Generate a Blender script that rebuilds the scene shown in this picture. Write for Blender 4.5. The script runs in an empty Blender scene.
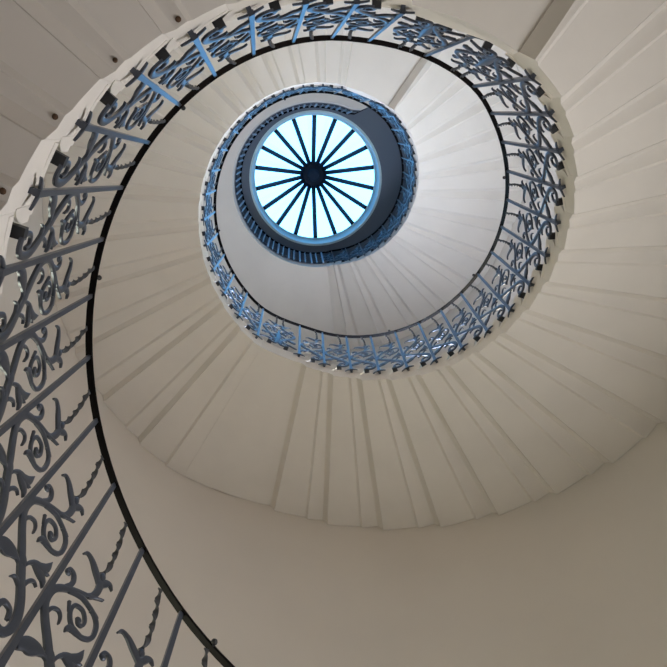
import bpy, bmesh, math, random
from mathutils import Vector, Matrix
R_ = math.radians
PI = math.pi
random.seed(7)
C = bpy.context.scene.collection
S = 1.3                       # metres per unit of the surveyed tables (1 unit = radius of the open well)

# ------------------------------------------------------------------ camera, sky, lights, exposure
sc = bpy.context.scene
cam_d = bpy.data.cameras.new('camera')
cam = bpy.data.objects.new('camera', cam_d)
C.objects.link(cam)
right = Vector((0.99848, 0.0, -0.05508))
up = Vector((0.015544, -0.95935, 0.281786))
fwd = Vector((0.052841, 0.282214, 0.957895))
M = Matrix((right, up, -fwd)).transposed().to_4x4()
M.translation = Vector((-0.273 * S, -0.5534 * S, 0.0))
cam.matrix_world = M
cam_d.sensor_width = 36
cam_d.lens = 664.97 / 667 * 36
cam_d.clip_start = 0.02
sc.camera = cam

world = bpy.data.worlds.new('sky')
sc.world = world
world.use_nodes = True
bg = world.node_tree.nodes['Background']
bg.inputs[0].default_value = (0.33, 1.02, 2.0, 1)
bg.inputs[1].default_value = 3.05

def area(name, loc, target, sx, sy, power, col, spread=180):
    l = bpy.data.lights.new(name, 'AREA')
    l.shape = 'RECTANGLE'; l.size = sx; l.size_y = sy
    l.energy = power; l.color = col; l.spread = R_(spread)
    o = bpy.data.objects.new(name, l); C.objects.link(o)
    o.location = loc
    o.rotation_euler = (Vector(target) - Vector(loc)).to_track_quat('-Z', 'Y').to_euler()
    return o

def pol(deg, r, z):           # clock angle in degrees (0 = top of the photo, clockwise seen from below), metres
    t = R_(deg)
    return Vector((r * math.sin(t), -r * math.cos(t), z))

RW = 2.195 * S
FLOOR = -1.5
CEIL = 9.355 * S
GLASS = 9.80 * S
# fill lights in unseen openings added to the round wall to balance brightness
FILL_OPENINGS = [(238, 1.29 * S, 2.13 * S, 10.3), (120, 0.48 * S, 1.32 * S, 10.3), (151, 4.3 * S, 5.14 * S, 10.3), (181, 4.68 * S, 5.52 * S, 10.3), (0, 2.77 * S, 3.61 * S, 10.3), (119, 3.9 * S, 4.74 * S, 10.3)]   # angle, sill, head, half width in degrees
def fill_light(name, k, aimz, power, col, spread):
    a, z0, z1, hw = FILL_OPENINGS[k]
    area(name, pol(a, RW + 0.012, (z0 + z1) / 2), pol(a + 180, RW, aimz * S), 1.0, z1 - z0, power, col, spread)
fill_light('window_daylight', 0, 2.96, 31, (1.00, 1.00, 0.74), 150)
fill_light('window_daylight', 1, 2.5, 89.84, (1.00, 0.98, 0.99), 150)
fill_light('window_daylight', 2, 5.67, 69, (1.00, 0.91, 0.74), 150)
fill_light('window_daylight', 3, 6.05, 177.8, (0.64, 0.76, 1.00), 150)
fill_light('window_daylight', 4, 4.14, 24.1, (1.00, 0.77, 0.52), 150)
fill_light('window_daylight', 5, 5.27, 25, (0.40, 0.76, 1.00), 150)
# the oculus guides sampling of the sky
pl = bpy.data.lights.new('oculus_portal', 'AREA'); pl.shape = 'DISK'; pl.size = 2 * 0.886 * S
pl.cycles.is_portal = True
po = bpy.data.objects.new('oculus_portal', pl); C.objects.link(po); po.location = (0, 0, GLASS - 0.03)

sc.view_settings.view_transform = 'Standard'
sc.view_settings.look = 'None'
sc.view_settings.gamma = 1
sc.view_settings.use_curve_mapping = False
sc.view_settings.exposure = 0.0
sc.cycles.max_bounces = 16
sc.cycles.diffuse_bounces = 10
sc.cycles.glossy_bounces = 6
sc.cycles.transparent_max_bounces = 16
sc.cycles.caustics_reflective = False
sc.cycles.use_denoising = True

# ------------------------------------------------------------------ materials
def mat(name, col, rough=0.6, var=0.0, scale=6.0, bump=0.0, metal=0.0, spec=0.5, dark=None, coat=0.0):
    m = bpy.data.materials.new(name); m.use_nodes = True
    nt = m.node_tree; b = nt.nodes['Principled BSDF']
    b.inputs['Roughness'].default_value = rough
    b.inputs['Metallic'].default_value = metal
    b.inputs['Specular IOR Level'].default_value = spec
    b.inputs['Coat Weight'].default_value = coat
    if var or bump:
        tc = nt.nodes.new('ShaderNodeTexCoord'); n = nt.nodes.new('ShaderNodeTexNoise')
        n.inputs['Scale'].default_value = scale; n.inputs['Detail'].default_value = 5
        geo = nt.nodes.new('ShaderNodeNewGeometry')
        nt.links.new(geo.outputs['Position'], n.inputs['Vector'])
        r = nt.nodes.new('ShaderNodeValToRGB')
        d = dark or tuple(c * (1 - var) for c in col)
        r.color_ramp.elements[0].color = (*d, 1); r.color_ramp.elements[0].position = 0.3
        r.color_ramp.elements[1].color = (*col, 1); r.color_ramp.elements[1].position = 0.62
        nt.links.new(n.outputs['Fac'], r.inputs['Fac']); nt.links.new(r.outputs['Color'], b.inputs['Base Color'])
        if bump:
            bp = nt.nodes.new('ShaderNodeBump'); bp.inputs['Strength'].default_value = bump; bp.inputs['Distance'].default_value = 0.01
            n2 = nt.nodes.new('ShaderNodeTexNoise'); n2.inputs['Scale'].default_value = scale * 5
            nt.links.new(geo.outputs['Position'], n2.inputs['Vector'])
            nt.links.new(n2.outputs['Fac'], bp.inputs['Height']); nt.links.new(bp.outputs['Normal'], b.inputs['Normal'])
    else:
        b.inputs['Base Color'].default_value = (*col, 1)
    return m

M_STONE = mat('limewashed_stone', (0.68, 0.65, 0.61), 0.75, 0.05, 2.5, 0.12, spec=0.25)
M_WALL = mat('plaster', (0.62, 0.585, 0.545), 0.8, 0.04, 1.2, 0.05, spec=0.25)
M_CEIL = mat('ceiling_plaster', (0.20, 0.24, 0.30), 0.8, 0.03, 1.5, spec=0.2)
M_IRON = mat('blue_grey_ironwork', (0.068, 0.078, 0.102), 0.33, 0.12, 14, spec=0.6, metal=0.6)
M_RAIL = mat('black_handrail', (0.004, 0.003, 0.0035), 0.6, spec=0.12)
M_SKYLIT = mat('pale_blue_ironwork', (0.30, 0.35, 0.42), 0.4, spec=0.6, metal=0.5)  # ironwork lightened to stand for sky reflected on the gallery bars
M_ROD = mat('dark_twisted_iron', (0.045, 0.047, 0.052), 0.45, spec=0.4)
M_BLACK = mat('black_iron', (0.015, 0.016, 0.02), 0.5)
M_RUST = mat('rust_stain', (0.10, 0.055, 0.03), 0.9, 0.4, 30)
M_FRAME = mat('skylight_frame', (0.012, 0.022, 0.04), 0.6, spec=0.3)
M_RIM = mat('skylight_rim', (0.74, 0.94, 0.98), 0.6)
M_FLOOR = mat('stone_floor', (0.42, 0.38, 0.33), 0.5, 0.1, 3)
M_TIMBER = mat('window_paint', (0.7, 0.68, 0.64), 0.5)  # paint for the frames of the added fill openings
def glass_mat():
    m = bpy.data.materials.new('clear_glass'); m.use_nodes = True; nt = m.node_tree
    nt.nodes.clear()
    o = nt.nodes.new('ShaderNodeOutputMaterial'); t = nt.nodes.new('ShaderNodeBsdfTransparent'); g = nt.nodes.new('ShaderNodeBsdfGlossy')
    t.inputs[0].default_value = (0.93, 0.97, 0.98, 1); g.inputs['Roughness'].default_value = 0.05
    f = nt.nodes.new('ShaderNodeFresnel'); f.inputs[0].default_value = 1.2
    mx = nt.nodes.new('ShaderNodeMixShader')
    nt.links.new(f.outputs[0], mx.inputs[0]); nt.links.new(t.outputs[0], mx.inputs[1]); nt.links.new(g.outputs[0], mx.inputs[2])
    nt.links.new(mx.outputs[0], o.inputs[0])
    return m
M_GLASS = glass_mat()

# ------------------------------------------------------------------ helpers
def link_mesh(name, bm, m, parent=None, smooth=None, recalc=True):
    if recalc: bmesh.ops.recalc_face_normals(bm, faces=bm.faces)
    me = bpy.data.meshes.new(name); bm.to_mesh(me); bm.free()
    if smooth is not None:
        for p in me.polygons: p.use_smooth = True
        me.set_sharp_from_angle(angle=R_(smooth))
    me.materials.append(m)
    o = bpy.data.objects.new(name, me); C.objects.link(o)
    if parent: o.parent = parent
    return o
def tag(o, label=None, cat=None, group=None, kind=None):
    if label: o['label'] = label
    if cat: o['category'] = cat
    if group: o['group'] = group
    if kind: o['kind'] = kind
    return o
def empty(name, loc=(0, 0, 0)):
    o = bpy.data.objects.new(name, None); C.objects.link(o); o.location = loc
    o.empty_display_size = 0.2
    return o
def loft(bm, rings, close=True, caps=True):
    vr = [[bm.verts.new(p) for p in r] for r in rings]
    n = len(vr[0])
    for a, b in zip(vr, vr[1:]):
        for k in range(n if close else n - 1):
            bm.faces.new((a[k], a[(k + 1) % n], b[(k + 1) % n], b[k]))
    if caps and close:
        bm.faces.new(vr[0][::-1]); bm.faces.new(vr[-1])
    return vr
def catmull(pts, n=5):
    out = []
    P = [pts[0]] + list(pts) + [pts[-1]]
    for i in range(1, len(P) - 2):
        p0, p1, p2, p3 = P[i - 1], P[i], P[i + 1], P[i + 2]
        for k in range(n):
            t = k / n
            out.append(tuple(0.5 * ((2 * b) + (c - a) * t + (2 * a - 5 * b + 4 * c - d) * t * t + (-a + 3 * b - 3 * c + d) * t ** 3)
                             for a, b, c, d in zip(p0, p1, p2, p3)))
    out.append(tuple(pts[-1]))
    return out
RB = 1.0 * S                  # radius of the ironwork
def cyl(s, r, v):             # flat panel coordinates to the cylinder: s along, r outward, v up (metres)
    a = s / RB
    return Vector(((RB + r) * math.sin(a), -(RB + r) * math.cos(a), v))
def place(o, deg, z, hs=1.0):
    o.rotation_euler = (0, 0, R_(deg)); o.location = (0, 0, z); o.scale = (1, 1, hs)

def strip(bm, pts, w0, wm, w1, d=0.010, n=5, bulge=None, r0=0.0, peak=0.5):
    """a flat forged band through (s, v) points; width goes w0 -> wm -> w1"""
    q = catmull(pts, n)
    L = [0]
    for a, b in zip(q, q[1:]): L.append(L[-1] + math.dist(a, b))
    T = L[-1] or 1
    rings = []
    for k, p in enumerate(q):
        a = q[max(0, k - 1)]; b = q[min(len(q) - 1, k + 1)]
        dx, dy = b[0] - a[0], b[1] - a[1]; l = math.hypot(dx, dy) or 1
        nx, ny = -dy / l, dx / l
        t = L[k] / T
        if t < peak: w = w0 + (wm - w0) * math.sin(t / peak * PI / 2)
        else: w = w1 + (wm - w1) * math.cos((t - peak) / (1 - peak) * PI / 2)
        w /= 2
        s, v = p
        rings.append([cyl(s + nx * w, r0 - d * 0.35, v + ny * w), cyl(s + nx * w * 0.55, r0 - d / 2 - w * 0.05, v + ny * w * 0.55),
                      cyl(s - nx * w * 0.55, r0 - d / 2 - w * 0.05, v - ny * w * 0.55), cyl(s - nx * w, r0 - d * 0.35, v - ny * w),
                      cyl(s - nx * w, r0 + d / 2, v - ny * w), cyl(s + nx * w, r0 + d / 2, v + ny * w)])
    loft(bm, rings)
def blob(bm, s, r, v, rs, rr, rv, seg=10):
    m = bmesh.ops.create_icosphere(bm, subdivisions=2, radius=1)
    for x in m['verts']:
        c = x.co.copy(); x.co = cyl(s + c.x * rs, r + c.y * rr, v + c.z * rv)

TH=[221.26, 231.8, 242.35, 252.89, 263.43, 273.98, 284.52, 295.06, 305.61, 315.84, 326.07, 336.3, 346.53, 356.76, 366.99, 383.11, 399.24, 409.66, 420.07, 430.49, 440.9, 451.32, 461.73, 472.15, 482.57, 493.0, 503.44, 513.88, 524.32, 534.76, 545.2, 555.64, 574.68, 585.07, 595.46, 605.85, 616.25, 626.64, 637.03, 647.42, 657.81, 668.02, 678.23, 688.44, 698.65, 708.86, 719.07, 729.27, 745.51, 761.51, 771.64, 781.76, 791.88, 802.0, 812.12, 822.24, 833.23, 844.21, 855.19, 866.17, 877.16, 888.14]
ZZ=[0.8733, 0.9927, 1.1121, 1.2315, 1.3509, 1.4703, 1.5898, 1.7092, 1.8286, 1.9628, 2.0969, 2.2311, 2.3653, 2.4994, 2.6336, 2.6557, 2.6778, 2.8078, 2.9378, 3.0677, 3.1977, 3.3276, 3.4576, 3.5875, 3.7175, 3.8476, 3.9776, 4.1077, 4.2378, 4.3679, 4.4979, 4.628, 4.6447, 4.772, 4.8993, 5.0266, 5.1539, 5.2811, 5.4084, 5.5357, 5.663, 5.7809, 5.8988, 6.0167, 6.1346, 6.2525, 6.3704, 6.4883, 6.4968, 6.5235, 6.6922, 6.8609, 7.0296, 7.1984, 7.3671, 7.5358, 7.6967, 7.8575, 8.0184, 8.1793, 8.3402, 8.501]
HH=[0.783, 0.798, 0.814, 0.829, 0.844, 0.859, 0.875, 0.89, 0.905, 0.886, 0.867, 0.848, 0.829, 0.81, 0.791, 0.772, 0.753, 0.756, 0.76, 0.763, 0.766, 0.77, 0.773, 0.776, 0.78, 0.782, 0.784, 0.786, 0.788, 0.79, 0.793, 0.795, 0.797, 0.788, 0.779, 0.77, 0.761, 0.752, 0.743, 0.734, 0.725, 0.727, 0.73, 0.733, 0.735, 0.738, 0.74, 0.743, 0.746, 0.754, 0.762, 0.771, 0.779, 0.787, 0.796, 0.804, 0.808, 0.811, 0.815, 0.819, 0.822, 0.826]
DD=[-2.37, -2.47, -2.57, -2.67, -2.78, -2.88, -2.98, -3.08, -3.19, -3.04, -2.9, -2.75, -2.61, -2.46, -2.32, -2.17, -2.03, -2.15, -2.28, -2.4, -2.52, -2.65, -2.77, -2.89, -3.02, -2.68, -2.33, -1.99, -1.65, -1.31, -0.97, -0.63, -0.29, -0.44, -0.59, -0.75, -0.9, -1.05, -1.21, -1.36, -1.51, -1.54, -1.56, -1.58, -1.6, -1.62, -1.65, -1.67, -1.69, -1.7, -1.7, -1.71, -1.71, -1.72, -1.72, -1.73, -1.5, -1.27, -1.04, -0.81, -0.59, -0.36]
NB = len(TH)
def THx(i):
    if i < 0: return TH[0] + i * (TH[1] - TH[0])
    return TH[i]
def ZZx(i):
    if i < 0: return ZZ[0] + i * (ZZ[1] - ZZ[0])
    return ZZ[i]
def HHx(i): return HH[max(0, min(NB - 1, i))]
def DDx(i): return DD[max(0, min(NB - 1, i))]
FIRST = -3
STEP_A = 10.4
WIDE = {14, 15, 31, 47, 48}    # bays i -> i+1 that cross a landing

# ------------------------------------------------------------------ the setting: wall, floor, ceiling, gallery
def wall():
    bm = bmesh.new()
    holes = [(a - h, a + h, z0, z1) for a, z0, z1, h in FILL_OPENINGS]
    angs = sorted(set([k * 3 for k in range(120)] + [x for h in holes for x in h[:2]]))
    zs = sorted(set([FLOOR, CEIL] + [FLOOR + 0.6 * k for k in range(1, 22) if FLOOR + 0.6 * k < CEIL - 0.1] + [x for h in holes for x in h[2:]]))
    RO = RW + 0.35
    def P(a, r, z): return pol(a, r, z)
    V = {}
    def vt(a, r, z):
        k = (round(a % 360, 3), r, round(z, 4))
        if k not in V: V[k] = bm.verts.new(P(a, r, z))
        return V[k]
    n = len(angs)
    for i in range(n):
        a0 = angs[i]; a1 = angs[(i + 1) % n] if i < n - 1 else 360
        for z0, z1 in zip(zs, zs[1:]):
            am = (a0 + a1) / 2; zm = (z0 + z1) / 2
            if any(h[0] < am < h[1] and h[2] < zm < h[3] for h in holes): continue
            bm.faces.new((vt(a0, RW, z0), vt(a1, RW, z0), vt(a1, RW, z1), vt(a0, RW, z1)))
    for h in holes:            # reveals
        sub = [a for a in angs if h[0] <= a <= h[1]]
        for a0, a1 in zip(sub, sub[1:]):
            for z in h[2:]:
                bm.faces.new((vt(a0, RW, z), vt(a1, RW, z), vt(a1, RO, z), vt(a0, RO, z)))
        for a in h[:2]:
            zz = [z for z in zs if h[2] <= z <= h[3]]
            for z0, z1 in zip(zz, zz[1:]):
                bm.faces.new((vt(a, RW, z0), vt(a, RW, z1), vt(a, RO, z1), vt(a, RO, z0)))
    for h in holes[:]:         # panels closing the added openings at the back
        bm.faces.new([bm.verts.new(P(a, RO, z)) for a, z in ((h[0], h[2]), (h[1], h[2]), (h[1], h[3]), (h[0], h[3]))])
    o = link_mesh('wall_round', bm, M_WALL, smooth=30)
    tag(o, kind='structure')
wall()

def disc(name, z, r, m, thick):
    bm = bmesh.new()
    rings = [[pol(k * 3, r, z + t) for k in range(120)] for t in (0, thick)]
    loft(bm, rings)
    return tag(link_mesh(name, bm, m), kind='structure')
disc('floor', FLOOR, RW + 0.4, M_FLOOR, -0.2)
def ceiling():
    bm = bmesh.new()
    r0, r1 = 0.886 * S, RW + 0.02
    n = 96
    rings = []
    for k in range(n):
        a = k * 360 / n
        rings.append([pol(a, r0, CEIL), pol(a, r1, CEIL), pol(a, r1, GLASS + 0.1), pol(a, r0 + 0.06, GLASS + 0.1)])
    rings.append(rings[0])
    vr = [[bm.verts.new(p) for p in r] for r in rings[:-1]]; vr.append(vr[0])
    for a, b in zip(vr, vr[1:]):
        for k in range(4): bm.faces.new((a[k], a[(k + 1) % 4], b[(k + 1) % 4], b[k]))
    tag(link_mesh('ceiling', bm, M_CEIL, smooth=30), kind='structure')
ceiling()
for k, (a, z0, z1, hw) in enumerate(FILL_OPENINGS):
    bm = bmesh.new()
    def bar(a0, a1, za, zb, r=RW - 0.035, t=0.03):
        loft(bm, [[pol(x, r, za), pol(x, r + t, za), pol(x, r + t, zb), pol(x, r, zb)] for x in (a0, (a0 + a1) / 2, a1)])
    for x in (-hw, -hw / 3, hw / 3, hw - 1): bar(a + x, a + x + 1, z0, z1)
    for f in (0, 0.33, 0.66, 0.97): bar(a - hw, a + hw, z0 + (z1 - z0) * f, z0 + (z1 - z0) * f + 0.03, RW - 0.03, 0.02)
    tag(link_mesh('window_%d' % (k + 1), bm, M_TIMBER), kind='structure')  # frame dressing an added fill opening

# upper gallery: a level ring of stone with the balustrade round its opening
GZ = 8.45 * S
def gal_r(deg):                # radius of the level ironwork round the gallery opening (units)
    K = [(170, .99), (186, .998), (203, 1.004), (237, 1.012), (262, 1.02), (287, 1.012), (310, .985), (340, .955), (366, .945), (385, .955), (391, 1.0), (394, 1.08), (396, 1.2), (397, 1.4), (398, 1.8), (399, 2.18)]
    if deg <= K[0][0]: return K[0][1]
    for (a, r), (b, q) in zip(K, K[1:]):
        if deg <= b:
            t = (deg - a) / (b - a); return r + (q - r) * t
    return K[-1][1]
G0, G1 = 174.0, 399.0      # clock angles of the two ends of the gallery floor
def gallery():
    bm = bmesh.new()
    rings = []
    a = G0
    while a <= G1 + 0.01:
        r = min(gal_r(a) * S + 0.034, RW - 0.03)
        rings.append([pol(a, r, GZ - 0.13), pol(a, RW, GZ - 0.13), pol(a, RW, GZ + 0.07), pol(a, r, GZ + 0.07), pol(a, r - 0.012, GZ + 0.055), pol(a, r - 0.012, GZ + 0.03), pol(a, r, GZ + 0.015)])
        a += 2.0 if a < 385 else 0.5
    loft(bm, rings)
    tag(link_mesh('floor_gallery', bm, M_STONE, smooth=30), kind='structure')
gallery()

# ------------------------------------------------------------------ skylight
def skylight():
    t = empty('skylight', (0, 0, GLASS))
    tag(t, 'round glazed skylight with dark spokes and hub at the top of the well', 'skylight')
    n = 96; r0 = 0.886 * S
    bm = bmesh.new()           # bright reveal ring
    prof = [(r0, CEIL - 0.012), (r0 + 0.05, CEIL - 0.012), (r0 + 0.05, CEIL), (r0 + 0.002, CEIL), (r0 + 0.002, GLASS), (r0 - 0.03, GLASS + 0.02), (r0 - 0.03, GLASS - 0.02), (r0 - 0.012, GLASS - 0.04)]
    prof = [(r0 - 0.010, CEIL - 0.012), (r0 + 0.03, CEIL - 0.012), (r0 + 0.03, CEIL - 0.001), (r0 - 0.001, CEIL - 0.001), (r0 - 0.001, GLASS + 0.02), (r0 - 0.035, GLASS + 0.02), (r0 - 0.035, GLASS - 0.03), (r0 - 0.010, GLASS - 0.05)]
    vr = [[bm.verts.new(pol(k * 360 / n, r, z - GLASS)) for r, z in prof] for k in range(n)]
    vr.append(vr[0])
    for a, b in zip(vr, vr[1:]):
        for k in range(len(prof)): bm.faces.new((a[k], a[(k + 1) % len(prof)], b[(k + 1) % len(prof)], b[k]))
    link_mesh('rim', bm, M_RIM, t, smooth=40)
    HZ = 0.80 * S; HR = 0.205 * S; R1 = r0 - 0.03
    bm = bmesh.new()           # hub: stepped boss
    pr = [(0.0001, -0.10), (0.10, -0.09), (0.13, -0.03), (HR * 0.8, -0.02), (HR, 0.02), (HR, 0.10), (0.0001, 0.14)]
    loft(bm, [[pol(k * 10, r, HZ + z) for k in range(36)] for r, z in pr])
    link_mesh('hub', bm, M_FRAME, t, smooth=35)
    rib0 = None
    for k in range(18):
        if rib0 is None:
            bm = bmesh.new()
            w = 0.040
            A = Vector((0, -R1, 0.0)); B = Vector((0, -HR * 0.9, HZ + 0.03))
            d = (B - A).normalized(); upv = Vector((1, 0, 0)).cross(d).normalized()
            if upv.z < 0: upv = -upv
            rings = []
            for p in (A, (A + B) / 2, B):
                rings.append([p + Vector((x, 0, 0)) + upv * y for x, y in ((-w, -0.02), (-w * .6, -0.06), (w * .6, -0.06), (w, -0.02), (w, 0.03), (-w, 0.03))])
            loft(bm, rings)
            rib0 = link_mesh('glazing_bar', bm, M_FRAME, t); o = rib0
        else:
            o = rib0.copy(); C.objects.link(o)
        o.rotation_euler = (0, 0, R_(k * 20))
    p0 = None
    for k in range(18):
        if p0 is None:
            bm = bmesh.new()
            th = R_(20)
            def q(a, r, z): return Vector((r * math.sin(a), -r * math.cos(a), z))
            lo = [q(0.01, R1, 0.01), q(th - 0.01, R1, 0.01), q(th - 0.04, HR * .95, HZ + 0.02), q(0.04, HR * .95, HZ + 0.02)]
            loft(bm, [lo, [p + Vector((0, 0, 0.006)) for p in lo]])
            p0 = link_mesh('glass_pane', bm, M_GLASS, t); o = p0
        else:
            o = p0.copy(); C.objects.link(o)
        o.rotation_euler = (0, 0, R_(k * 20))
skylight()

# ------------------------------------------------------------------ the stone steps
RF = 1.022 * S
ORD = ['first', 'second', 'third', 'fourth', 'fifth', 'sixth', 'seventh', 'eighth', 'ninth', 'tenth', 'eleventh', 'twelfth', 'thirteenth', 'fourteenth', 'fifteenth', 'sixteenth', 'seventeenth']
def angle_at(x):               # fractional bar index -> angle
    i = math.floor(x)
    if i >= NB - 1: return TH[-1] + (x - (NB - 1)) * 8.7
    return THx(i) + (x - i) * (THx(i + 1) - THx(i))
def d_angle(i):                # angle of the joint below step i
    if i - 1 in WIDE and i in (16, 49): return THx(i) - 6.2
    if i >= NB: return G0 + 720
    return THx(i) - 3.1
def step(i, nxt):
    """step i runs from its own joint to the joint of step nxt"""
    a0 = d_angle(i); a1 = d_angle(nxt)
    z = ZZx(i)
    zn = ZZx(nxt) if nxt < NB else 8.45
    dz1 = zn - 0.120           # underside of the next step at the joint
    big = nxt - i > 1 or i == 31
    if big:
        if i == 31: zc = dz1 - 0.004; zb = z - 0.115
        else: zb = z - 0.040; zc = z - 0.022          # thin flat landing slab
    else:
        zc = dz1 - (0.062 if nxt != 32 else 0.004); zb = z - 0.093
    if i == NB - 1: zc = 8.45 - 0.1 - 0.02
    za = z - 0.120
    W = a1 - a0
    CH, FD = (0.031 if i not in (16, 49) else 0.055), 0.016          # splay at the joint and small splay at the fold, in units along the tangent
    zt = z + 0.062
    nose = a0 - 0.9
    def profile(r):
        u = 180 / PI / (r / S)                 # degrees per unit of length at this radius
        c, f = CH * u, FD * u
        B = 3.8                                # fold line
        b = c + 0.05
        zs = za - 0.062 if not first else za
        P = [(a0 + 0.02, za_low), (a0 + 0.03, za_low + (za - za_low) * 0.25), (a0 + c, za - 0.001), (a0 + c + 0.12, za)]
        P += [(a0 + c + (B - c) * 0.45 + 0.1, za + 0.001), (a0 + max(B, c + 0.4), za + 0.002), (a0 + max(B, c + 0.4) + f, zb), (a0 + B + 1.6 + f, zb + (zc - zb) * 0.25)]
        s0 = B + 1.6 + f
        P += [(a0 + s0 + (W - s0) * q, zb + (zc - zb) * (0.25 + 0.75 * q)) for q in (0.33, 0.66)]
        P += [(a1 - 0.02, zc)]
        P += [(a1 - 0.03, zt), (a0 + 0.6 * W, zt), (a0 + 0.3 * W, zt), (nose + 0.2, zt), (nose, zt - 0.009), (nose, zt - 0.022), (nose + 0.35, zt - 0.03), (a0, zt - 0.034)]
        return P
    first = i == FIRST
    za_low = za - (0.062 if i not in (32, FIRST) else 0.006)
    if i == 32: za_low = za - 0.004
    if i in (16, 49): za_low = za + 0.060
    bm = bmesh.new()
    rs = [RF, RF + 0.006] + [RF + (RW - RF) * f for f in (0.12, 0.4, 0.7)] + [RW - 0.004]
    rings = []
    for r in rs:
        e = 0.12 if r == RF else 0.0
        rings.append([pol(a, r, q * S) for a, q in profile(r)])
    loft(bm, rings)
    # the lower arris must sit just above the step below
    # moulded nosing returned along the open end
    nz = [(RF + 0.004, zt * S), (RF - 0.003, zt * S - 0.004), (RF - 0.005, zt * S - 0.014), (RF - 0.005, zt * S - 0.027), (RF - 0.003, zt * S - 0.038), (RF + 0.004, zt * S - 0.040)]
    n = max(3, int(W / 3))
    loft(bm, [[pol(nose + (a1 - 0.4 - nose) * k / n, r, q) for r, q in nz] for k in range(n + 1)])
    # rounded cheek closing the end of the riser
    zl = ZZx(i - 1) + 0.0635
    if i > FIRST and zt - 0.03 - zl > 0.02:
        ck = []
        for k in range(7):
            t = k / 6
            a = nose - 1.1 + (a0 + 0.5 - nose + 1.1) * t
            bot = zl + (zt - 0.03 - zl) * 0.55 * (1 - t) ** 2
            ck.append([pol(a, RF - 0.003, bot * S), pol(a, RF + 0.009, bot * S), pol(a, RF + 0.009, (zt - 0.02) * S), pol(a, RF - 0.003, (zt - 0.02) * S)])
        loft(bm, ck)
    for v in bm.verts: v.co.z -= z * S
    o = link_mesh('stone_step', bm, M_STONE, smooth=28)
    o.location = (0, 0, z * S)
    # move the origin to the open end of the step
    off = pol((a0 + a1) / 2, RF, 0)
    for v in o.data.vertices: v.co -= off
    o.location = off + Vector((0, 0, z * S))
    if i not in (7, 8, 9, 10, 11, 12): return o
    bp = bmesh.new()
    bmesh.ops.create_icosphere(bp, subdivisions=2, radius=(0.009, 0.011, 0.010)[i % 3])
    for v in bp.verts: v.co.z *= 0.45
    pg = link_mesh('iron_fixing', bp, M_RUST, o, smooth=60)
    pg.location = pol(a0 + 2.9, RF + 0.022, za * S) - o.location
    return o

def clock(deg):
    h = round((deg % 360) / 30) % 12
    return ['twelve', 'one', 'two', 'three', 'four', 'five', 'six', 'seven', 'eight', 'nine', 'ten', 'eleven'][h] + " o'clock"
seq = [i for i in range(FIRST, NB) if i not in (15, 48)]
LAND = {14: "nearest plain cream landing slab, at the top right of the photo beyond the outer ironwork",
        31: "wide plain cream landing slab at seven o'clock in the middle turn",
        47: "wide pale landing slab between the two upper rings of ironwork at half past twelve"}
for k, i in enumerate(seq):
    nxt = seq[k + 1] if k + 1 < len(seq) else NB
    o = step(i, nxt)
    if i in LAND:
        tag(o, LAND[i], 'landing', 'stair landings'); o.name = 'landing_slab'
        continue
    if i < 14: lab, g = 'taupe shaded stone stair step of the nearest flight, %s before the first landing slab' % ORD[13 - i], 'steps of the nearest flight'
    elif i < 31: lab, g = 'cream stone stair step of the right hand flight, %s after the first landing slab' % ORD[i - 16], 'steps of the lower middle flight'
    elif i < 47: lab, g = "stone stair step of the left hand flight, %s after the seven o'clock landing slab" % ORD[i - 32], 'steps of the upper middle flight'
    else: lab, g = 'pale stone stair step of the topmost flight, %s after the half past twelve landing slab' % ORD[i - 49], 'steps of the top flight'
    tag(o, lab, 'step', g)

# ------------------------------------------------------------------ wrought iron balustrade
bal = empty('stair_balustrade', pol(TH[0], RB, ZZ[0] * S))
tag(bal, 'long spiral wrought iron stair balustrade of blue grey scrolls and tulips under a black handrail', 'balustrade')
BINV = -bal.location
def child(o, parent=bal):
    o.parent = parent
    if parent is bal: o.location = Vector(o.location) + BINV
    return o

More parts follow.
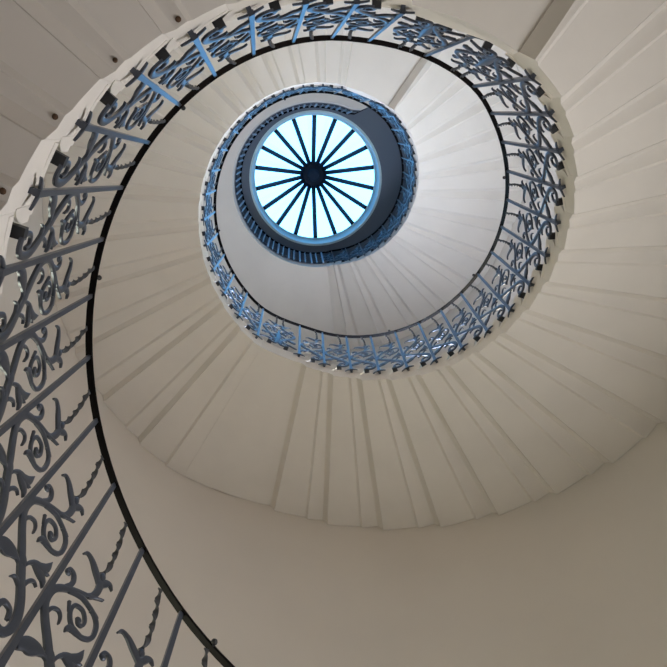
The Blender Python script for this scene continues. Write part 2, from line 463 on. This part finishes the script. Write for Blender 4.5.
BW = STEP_A / 180 * PI * RB    # width of an ordinary bay
def build_scroll(wfun, mirror=False):
    """ironwork of one bay; wfun maps bay fraction u to metres. returns three bmeshes"""
    a, tl, rd, fb = bmesh.new(), bmesh.new(), bmesh.new(), bmesh.new()
    def P(L): return [(wfun(u), v * S) for u, v in L]
    k = 1.0
    # main stem: rises from its curled root, arches over the bar and runs out to the tulip
    strip(a, P([(.20, .112), (.24, .136), (.37, .136), (.42, .110), (.36, .083), (.20, .078), (.105, .100), (.10, .142), (.19, .182), (.33, .220), (.46, .256)]), .012, .033, .033, .011, 5, peak=.85)
    strip(a, P([(.44, .250), (.59, .290), (.765, .332), (.875, .370), (.86, .412), (.75, .443), (.53, .475), (.32, .497), (.15, .516), (.07, .524)]), .031, .029, .006, .011, 5, peak=.3)
    strip(a, P([(.43, .248), (.47, .259), (.52, .272)]), .026, .037, .026, .013, 3)      # collar on the stem
    # spiral
    strip(a, P([(.64, .458), (.50, .470), (.36, .475), (.15, .464), (.03, .441), (.005, .405), (.06, .382), (.216, .370), (.384, .381), (.475, .411), (.441, .437), (.305, .443), (.215, .423), (.22, .402), (.29, .398), (.33, .412)]), .022, .017, .012, .010, 6, peak=.15)
    blob(a, wfun(.30), 0, .408 * S, .011, .007, .011)
    # little curl with a knob above the arch
    strip(a, P([(.70, .455), (.645, .478), (.635, .496), (.68, .514), (.76, .516), (.80, .504)]), .022, .017, .014, .010, 5)
    blob(a, wfun(.775), 0, .500 * S, .014, .007, .013)
    # thorns and leaves
    strip(a, P([(.20, .464), (.11, .463), (.04, .458)]), .018, .014, .002, .009, 3)
    strip(a, P([(.18, .372), (.26, .371), (.33, .371), (.395, .364), (.42, .348)]), .014, .026, .004, .010, 4)
    strip(a, P([(.49, .406), (.52, .418), (.55, .432)]), .010, .010, .012, .009, 3)
    strip(a, P([(.80, .342), (.74, .370), (.64, .381), (.57, .371), (.55, .350)]), .018, .012, .005, .010, 4)
    # large hanging flower: stalk and three petals
    strip(a, P([(.42, .244), (.36, .276), (.29, .292)]), .014, .012, .018, .010, 4)
    strip(a, P([(.32, .288), (.24, .294), (.16, .299), (.085, .317), (.06, .344)]), .016, .036, .003, .010, 4, peak=.4)
    strip(a, P([(.30, .290), (.20, .287), (.11, .283), (.04, .276), (.00, .260)]), .016, .030, .003, .010, 4, peak=.45)
    strip(a, P([(.28, .292), (.15, .298), (.06, .302), (.00, .304)]), .012, .022, .003, .010, 3)
    # broad leaf on the far side of the stem
    strip(a, P([(.40, .236), (.50, .247), (.60, .250)]), .012, .011, .018, .010, 3)
    strip(a, P([(.56, .250), (.66, .248), (.77, .239), (.87, .226), (.91, .205)]), .018, .054, .003, .010, 5, peak=.5)
    # small leaves low on the stem
    strip(a, P([(.25, .196), (.35, .206), (.43, .209), (.49, .198)]), .018, .015, .003, .010, 4)
    strip(a, P([(.27, .212), (.22, .238), (.15, .251), (.08, .245)]), .018, .014, .003, .010, 4)
    # tulip: stalk, two spread petals, bud
    strip(tl, P([(.33, .495), (.26, .508), (.215, .535), (.22, .570)]), .018, .026, .030, .010, 4)
    strip(tl, P([(.20, .555), (.28, .572), (.37, .588), (.50, .610), (.62, .617), (.69, .602)]), .026, .029, .006, .010, 5, peak=.3)
    strip(tl, P([(.24, .556), (.15, .580), (.07, .590), (.00, .576)]), .026, .029, .003, .010, 5, peak=.35)
    blob(tl, wfun(.235), 0, .588 * S, .015, .010, .026)
    # twisted rod up to the handrail
    q = catmull([(.24, .600), (.215, .64), (.19, .68), (.195, .72), (.20, .765), (.23, .81), (.235, .858)], 12)
    rings = []
    for j, (u, v) in enumerate(q):
        t = j / (len(q) - 1)
        an = t * PI * 5; w, d = .0105, .0035
        amp = .0075 * math.sin(PI * min(1, t * 4)) * (1 if t < .9 else .4)
        cs, sn = math.cos(an), math.sin(an)
        rings.append([cyl(wfun(u) + amp * cs + x * cs - y * sn, amp * sn + x * sn + y * cs, v * S) for x, y in ((w, d), (-w, d), (-w, -d), (w, -d))])
    loft(rd, rings)
    # block that pins the root to the end of the step
    s0 = wfun(.45)
    x0, x1, r0, r1, v0, v1 = s0 - .024, s0 + .018, -.006, .052, .100 * S, .100 * S + .028
    v0 -= .03; v1 -= .03
    rings = [[cyl(x0, r, v0), cyl(x1, r, v0), cyl(x1, r, v1), cyl(x0, r, v1)] for r in (r0, (r0 + r1) / 2, r1)]
    loft(fb, rings)
    return a, tl, rd, fb
_scroll = build_scroll(lambda u: u * BW)
SC = [link_mesh(n, b, m, smooth=s) for n, b, m, s in zip(('scroll_panel', 'tulip', 'twisted_rod', 'fixing_block'), _scroll, (M_IRON, M_IRON, M_ROD, M_BLACK), (40, 40, 50, 30))]
used = [False]
def panel(i, protos=SC, flag=used, ang=None, parent=bal):
    hs = HHx(i) / 0.82
    objs = protos if not flag[0] else [o.copy() for o in protos]
    if flag[0]:
        for o in objs: C.objects.link(o)
    flag[0] = True
    main = objs[0]
    place(main, THx(i) if ang is None else ang, ZZx(i) * S, hs)
    child(main, parent)
    for o in objs[1:]:
        o.parent = main; o.location = (0, 0, 0)
    return main

# landing bays: two mirrored scrolls meeting in the middle below a heart of leaves
def landing_mesh(deg):
    W = deg / 180 * PI * RB
    def L(u): return W * 0.5 * (1 - u) if False else W * (0.5 - 0.5 * u)
    def Rr(u): return W * (0.5 + 0.5 * u)
    lists = [bmesh.new() for _ in range(4)]
    out = []
    for f in (lambda u: W * (0.06 + 0.44 * (1 - u)), lambda u: W * (0.94 - 0.44 * (1 - u))):
        out.append(build_scroll(f))
    heart = bmesh.new()
    strip(heart, [(W * .06, .09 * S), (W * .2, .13 * S), (W * .38, .16 * S), (W * .5, .22 * S)], .012, .022, .018, .011, 5)
    strip(heart, [(W * .94, .09 * S), (W * .8, .13 * S), (W * .62, .16 * S), (W * .5, .22 * S)], .012, .022, .018, .011, 5)
    strip(heart, [(W * .5, .10 * S), (W * .5, .2 * S), (W * .5, .33 * S), (W * .5, .41 * S)], .004, .05, .004, .012, 5)
    top = bmesh.new()
    strip(top, [(W * .36, .60 * S), (W * .43, .575 * S), (W * .57, .575 * S), (W * .64, .60 * S)], .006, .014, .006, .010, 5)
    return out, heart, top
def landing_panel(i):
    deg = THx(i + 1) - THx(i)
    (l, r), heart, top = landing_mesh(deg)
    def mk(bms, par=None):
        objs = [link_mesh(n, b, m, smooth=s) for n, b, m, s in zip(('scroll_panel', 'tulip', 'twisted_rod', 'fixing_block'), bms, (M_IRON, M_IRON, M_ROD, M_BLACK), (40, 40, 50, 30))]
        return objs
    for side in (l, r):
        panel(i, mk(side), [False])
    h = link_mesh('heart_scroll', heart, M_IRON, smooth=40)
    place(h, THx(i), ZZx(i) * S, HHx(i) / 0.82); child(h)
    h = link_mesh('link_scroll', top, M_IRON, smooth=40)
    place(h, THx(i), ZZx(i) * S, HHx(i) / 0.82); child(h)

# bars: square upright with a spreading anchor foot pinned to the side of the step
def baluster(i):
    hgt = HHx(i) * S; lean = R_(DDx(i)) * RB
    bm = bmesh.new(); w = .0105; d = .008
    loft(bm, [[cyl(lean * t + x * k, y * k, hgt * t) for x, y in ((-w, -d), (w, -d), (w, d), (-w, d))] for t, k in ((-0.02, 1.25), (.03, 1.15), (.12, 1), (.5, .98), (.8, .92), (1, .85))])
    o = link_mesh('baluster', bm, M_IRON); place(o, THx(i), ZZx(i) * S); child(o)
    return o
bmf = bmesh.new()
strip(bmf, [(-.056, -.034), (-.036, -.014), (0, .004), (.036, -.014), (.056, -.034)], .004, .024, .004, .009, 5)
blob(bmf, 0, .002, -.004, .016, .012, .014)
loft(bmf, [[cyl(x, r, v - .012) for x, v in ((-.010, -.010), (.010, -.010), (.010, .010), (-.010, .010))] for r in (0, .025, .05)])
FOOT = link_mesh('baluster_foot', bmf, M_IRON, smooth=40)
for i in range(FIRST, NB):
    b = baluster(i)
    f = FOOT if i == FIRST else FOOT.copy()
    if i > FIRST: C.objects.link(f)
    f.parent = b
for i in range(FIRST, NB - 1):
    if i in WIDE: landing_panel(i)
    else: panel(i)
panel(NB - 1)

# handrail
def rail_path():
    P = []
    for i in range(FIRST, NB):
        P.append((THx(i) + DDx(i), ZZx(i) + HHx(i)))
    P.append((TH[-1] + 5.0, 8.45 + 0.80))
    return P
def smooth_path(P, n=4):
    q = catmull(P, n)
    return q
def rail_mesh(name, path, rad, parent):
    bm = bmesh.new()
    prof = [(-.013, 0), (.013, 0), (.016, .005), (.014, .014), (.006, .020), (-.006, .020), (-.014, .014), (-.016, .005)]
    rings = []
    for a, z in path:
        r = rad(a)
        rings.append([pol(a, r + x, z * S + y - .002) for x, y in prof])
    loft(bm, rings)
    o = link_mesh(name, bm, M_RAIL, smooth=50)
    return o
P = smooth_path(rail_path())
for _ in range(3):
    P = [P[0]] + [((a[0] + 2 * b[0] + c[0]) / 4, (a[1] + 2 * b[1] + c[1]) / 4) for a, b, c in zip(P, P[1:], P[2:])] + [P[-1]]
o = rail_mesh('handrail', P, lambda a: RB, bal); child(o); o['label'] = 'black handrail'
def rail_z(deg):
    for (a, z), (b, q) in zip(P, P[1:]):
        if a <= deg <= b: return z + (q - z) * (deg - a) / (b - a)
    return P[-1][1]
bmk = bmesh.new()
bmesh.ops.create_icosphere(bmk, subdivisions=2, radius=.013)
loft(bmk, [[Vector((.005 * math.cos(t * PI / 3), .005 * math.sin(t * PI / 3), z)) for t in range(6)] for z in (-.02, -.008)])
K0 = link_mesh('rail_stud', bmk, M_BLACK, smooth=60)
for n, idx in enumerate((-.62, 5.3, 9.0, 19.2, 23.1, 27.2, 36.1, 44.1)):
    a = angle_at(idx) + DDx(int(max(idx, 0)))
    k = K0 if n == 0 else K0.copy()
    if n: C.objects.link(k)
    k.location = pol(a, RB - .020, rail_z(a) * S + .016); child(k)

# ------------------------------------------------------------------ level balustrade round the upper gallery
gb = empty('gallery_balustrade', pol(200, RB, GZ))
tag(gb, 'level balustrade of plain and twisted iron rods around the gallery opening below the skylight', 'balustrade')
GH = 0.80 * S
def gchild(o): o.parent = gb; o.location = Vector(o.location) - gb.location; return o
def gpath(a): return gal_r(a) * S
path = []
a = G0 - 1
while a <= 396: path.append((a, (GZ + GH) / S)); a += 2 if a < 384 else .5
o = rail_mesh('handrail', path, gpath, gb); gchild(o); o['label'] = 'dark blue handrail'
bm = bmesh.new()               # lower rail
loft(bm, [[pol(a, gpath(a) + x, GZ + .085 + y) for x, y in ((-.008, 0), (.008, 0), (.008, .012), (-.008, .012))] for a, _ in path])
gchild(link_mesh('bottom_rail', bm, M_IRON))
GB0 = GR0 = None
ang = [176.3 + 8.72 * k for k in range(25)]
for k, a in enumerate(ang):
    r = gpath(a)
    if GB0 is None:
        bm = bmesh.new()
        loft(bm, [[Vector((x, y, z)) for x, y in ((-.015, -.009), (.015, -.009), (.015, .009), (-.015, .009))] for z in (0, GH / 2, GH)])
        GB0 = link_mesh('baluster', bm, M_SKYLIT); o = GB0
    else:
        o = GB0.copy(); C.objects.link(o)
    o.location = pol(a, r, GZ); o.rotation_euler = (0, 0, R_(a)); gchild(o)
for k, a in enumerate(ang[:-1]):
    a += 4.36; r = gpath(a)
    if GR0 is None:
        bm = bmesh.new(); n = 48; rings = []
        for j in range(n + 1):
            t = j / n; z = .06 + (GH - .06) * t; an = t * PI * 11
            cs, sn = math.cos(an), math.sin(an); w, d = .010, .004
            rings.append([Vector((x * cs - y * sn + .006 * cs, x * sn + y * cs + .006 * sn, z)) for x, y in ((w, d), (-w, d), (-w, -d), (w, -d))])
        loft(bm, rings)
        GR0 = link_mesh('twisted_rod', bm, M_SKYLIT, smooth=50); o = GR0
    else:
        o = GR0.copy(); C.objects.link(o)
    o.location = pol(a, r, GZ); o.rotation_euler = (0, 0, R_(a)); gchild(o)
